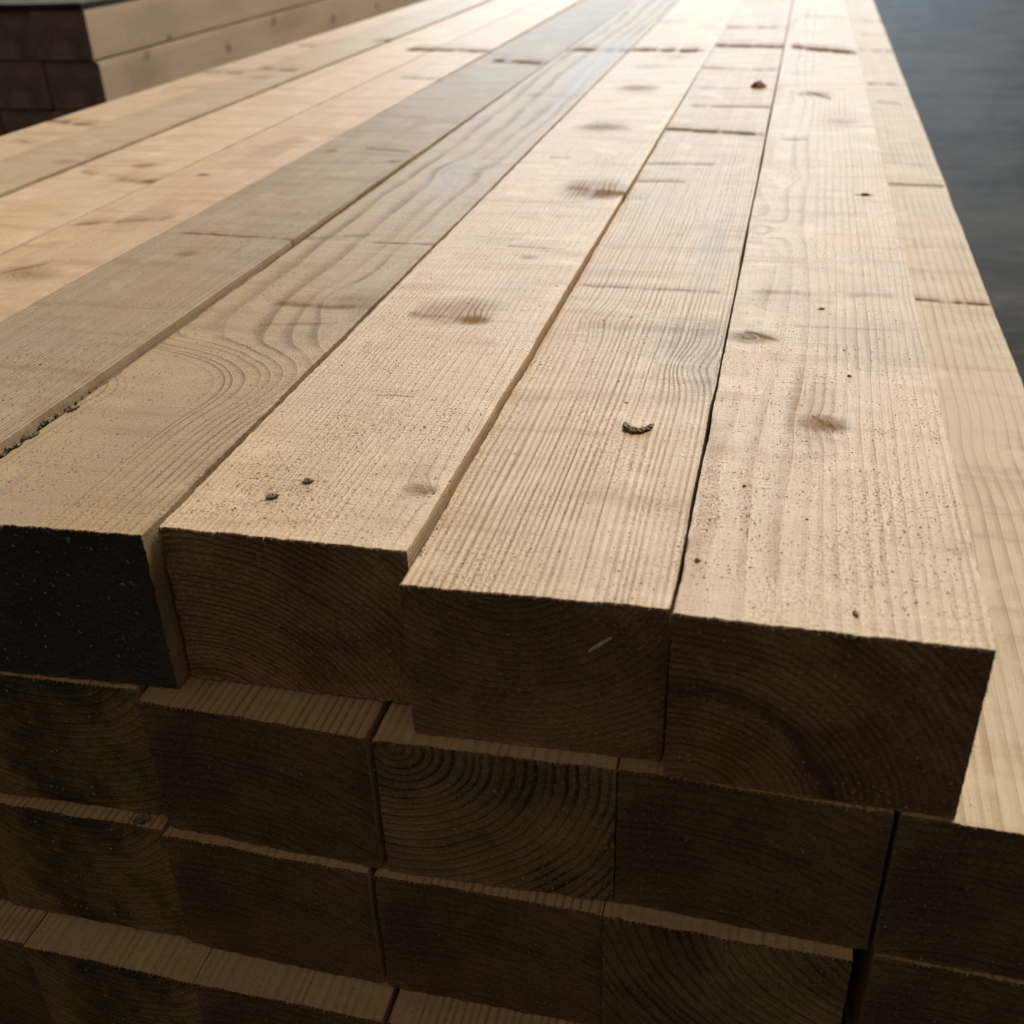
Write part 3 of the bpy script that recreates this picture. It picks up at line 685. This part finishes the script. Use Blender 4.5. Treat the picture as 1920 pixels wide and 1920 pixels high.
for q, (u, v) in enumerate([(88, 790), (138, 765), (62, 815), (30, 835)]):
    crumb(u, v+3, .002, .0016-.0001*q, ['flake of bark at the foot of the grey beam edge, second furthest', 'curled bark flake furthest along the foot of the grey beam edge', 'mossy bark flake at the foot of the grey beam edge, nearer the left', 'mossy bark flake closest to the left edge of the photo'][q], 50+q, green if q > 1 else bark, 'bark_flake', 2.2, 1.3, 'bark flake', 'bark flakes below the grey beam')

# loose sawdust: grains on top coloured dark for backlit shade, pale grains on the sawn ends (uncountable)
def grains(name, spots, mat, label, seed):
    rng = np.random.default_rng(seed); V = []; F = []
    for (p, nrm, s, el, an) in spots:
        p = np.array(p, float); nrm = np.array(nrm, float)
        t1 = np.cross(nrm, (0.3, .1, 1.) if abs(nrm[2]) < .5 else (0, 1., 0)); t1 /= np.linalg.norm(t1); t2 = np.cross(nrm, t1)
        a = t1*math.cos(an)+t2*math.sin(an); b_ = -t1*math.sin(an)+t2*math.cos(an)
        o = len(V); hh = s*.55
        for (ka, kb, kh) in ((-el, 0, .2), (0, -1, .15), (el, 0, .2), (0, 1, .15), (.2, .1, 1.)):
            V.append(p + a*s*ka*rng.uniform(.7, 1.2) + b_*s*kb*rng.uniform(.6, 1.2) + nrm*hh*kh*rng.uniform(.7, 1.3))
        F += [(o, o+1, o+4), (o+1, o+2, o+4), (o+2, o+3, o+4), (o+3, o, o+4)]
    ob = mesh_obj(name, V, F, mat)
    tag(ob, label, 'sawdust', kind='stuff'); return ob
rng = np.random.default_rng(77)
spots = []
def scatter(xl, xr, zt, n, y0=.0, ymax=.9, x1l=None, x1r=None, cl=10, smul=1.):
    cent = [(rng.uniform(xl, xr), y0+rng.exponential(.18)) for _ in range(cl)]
    for i in range(n):
        if rng.random() < .5: x_, y_ = rng.uniform(xl+.001, xr-.001), y0+.001+min(ymax, rng.exponential(.16))
        else:
            cc = cent[rng.integers(cl)]; x_ = cc[0]+rng.normal()*.012; y_ = cc[1]+rng.normal()*.022
        if x_ < xl+.001 or x_ > xr-.0012 or y_ < y0+.001: continue
        s = .00013+.00026*rng.random()**5 * (1+ (rng.random() < .02)*1.0)
        s *= smul*(1+y_*.6)
        spots.append(((x_, y_, zt+.00005), (0, 0, 1), s, rng.uniform(1, 2.2), rng.uniform(0, 3.14)))
scatter(.0005, .099, 0, 4200, .006)
scatter(-.094, -.004, -.0035, 3600, .006)
scatter(-.197, -.100, .001, 6500, .022)
scatter(-.290, -.207, .002, 2400, .012)
scatter(-.385, -.300, .0071, 1800, .06)
scatter(-.480, -.400, .004, 500, .1); scatter(-.575, -.49, 0, 400, .2)
for i in range(260):   # row of dust caught against the foot of T3's side
    y_ = .02+rng.exponential(.15); spots.append(((-.0962+abs(rng.normal())*.0012, y_, -.0034), (0, 0, 1), .00018+.00025*rng.random(), rng.uniform(1, 2), rng.uniform(0, 3.14)))
for i in range(120):
    spots.append(((rng.uniform(.10, .178), rng.exponential(.2)+.0, -H+.00005), (0, 0, 1), .0002, 1.4, rng.uniform(0, 3.14)))
grains('sawdust', spots, simple('shade_toned_dust', (.12, .075, .045), .8, 0, 300, (.06, .038, .022)), 'sawdust grains coloured dark for backlit shade, scattered over the tops of the near beams', 3)
spots = []
ends = [(T1, .10, H, 70), (T2, .094, .07, 30), (T3, .098, H, 90), (T4, .09, .07, 150)]
for (o, w_, h_, n_) in ends:
    for i in range(n_):
        me_ = o.data; x_ = rng.uniform(.002, w_-.002); z_ = -rng.uniform(.002, h_-.002)
        f_ = FRONT[o.name]; yfront = f_[2]+(f_[3]-f_[2])*x_/(f_[1]-f_[0])
        spots.append(((o.location.x+x_, yfront-.0003, o.location.z+z_), (0, -1, 0), .00018+.0005*rng.random()**3*(1.15 if o is T4 else 1), rng.uniform(1, 2.5), rng.uniform(0, 3.14)))
for ly, row in rows.items():
    for (xl, xr, y0, y1, tm, em, fine, lab) in row:
        if fine:
            for i in range(30):
                f_ = rng.random(); spots.append(((xl+(xr-xl)*f_, y0+(y1-y0)*f_-.0003, -(ly-1)*H-rng.uniform(.002, .07)), (0, -1, 0), .00014+.00028*rng.random()**3, rng.uniform(1, 2.5), rng.uniform(0, 3.14)))
grains('end_sawdust', spots, simple('pale_dust', (.36, .285, .175), .8, 0, 300, (.2, .155, .09)), 'pale sawdust grains clinging to the sawn ends', 4)
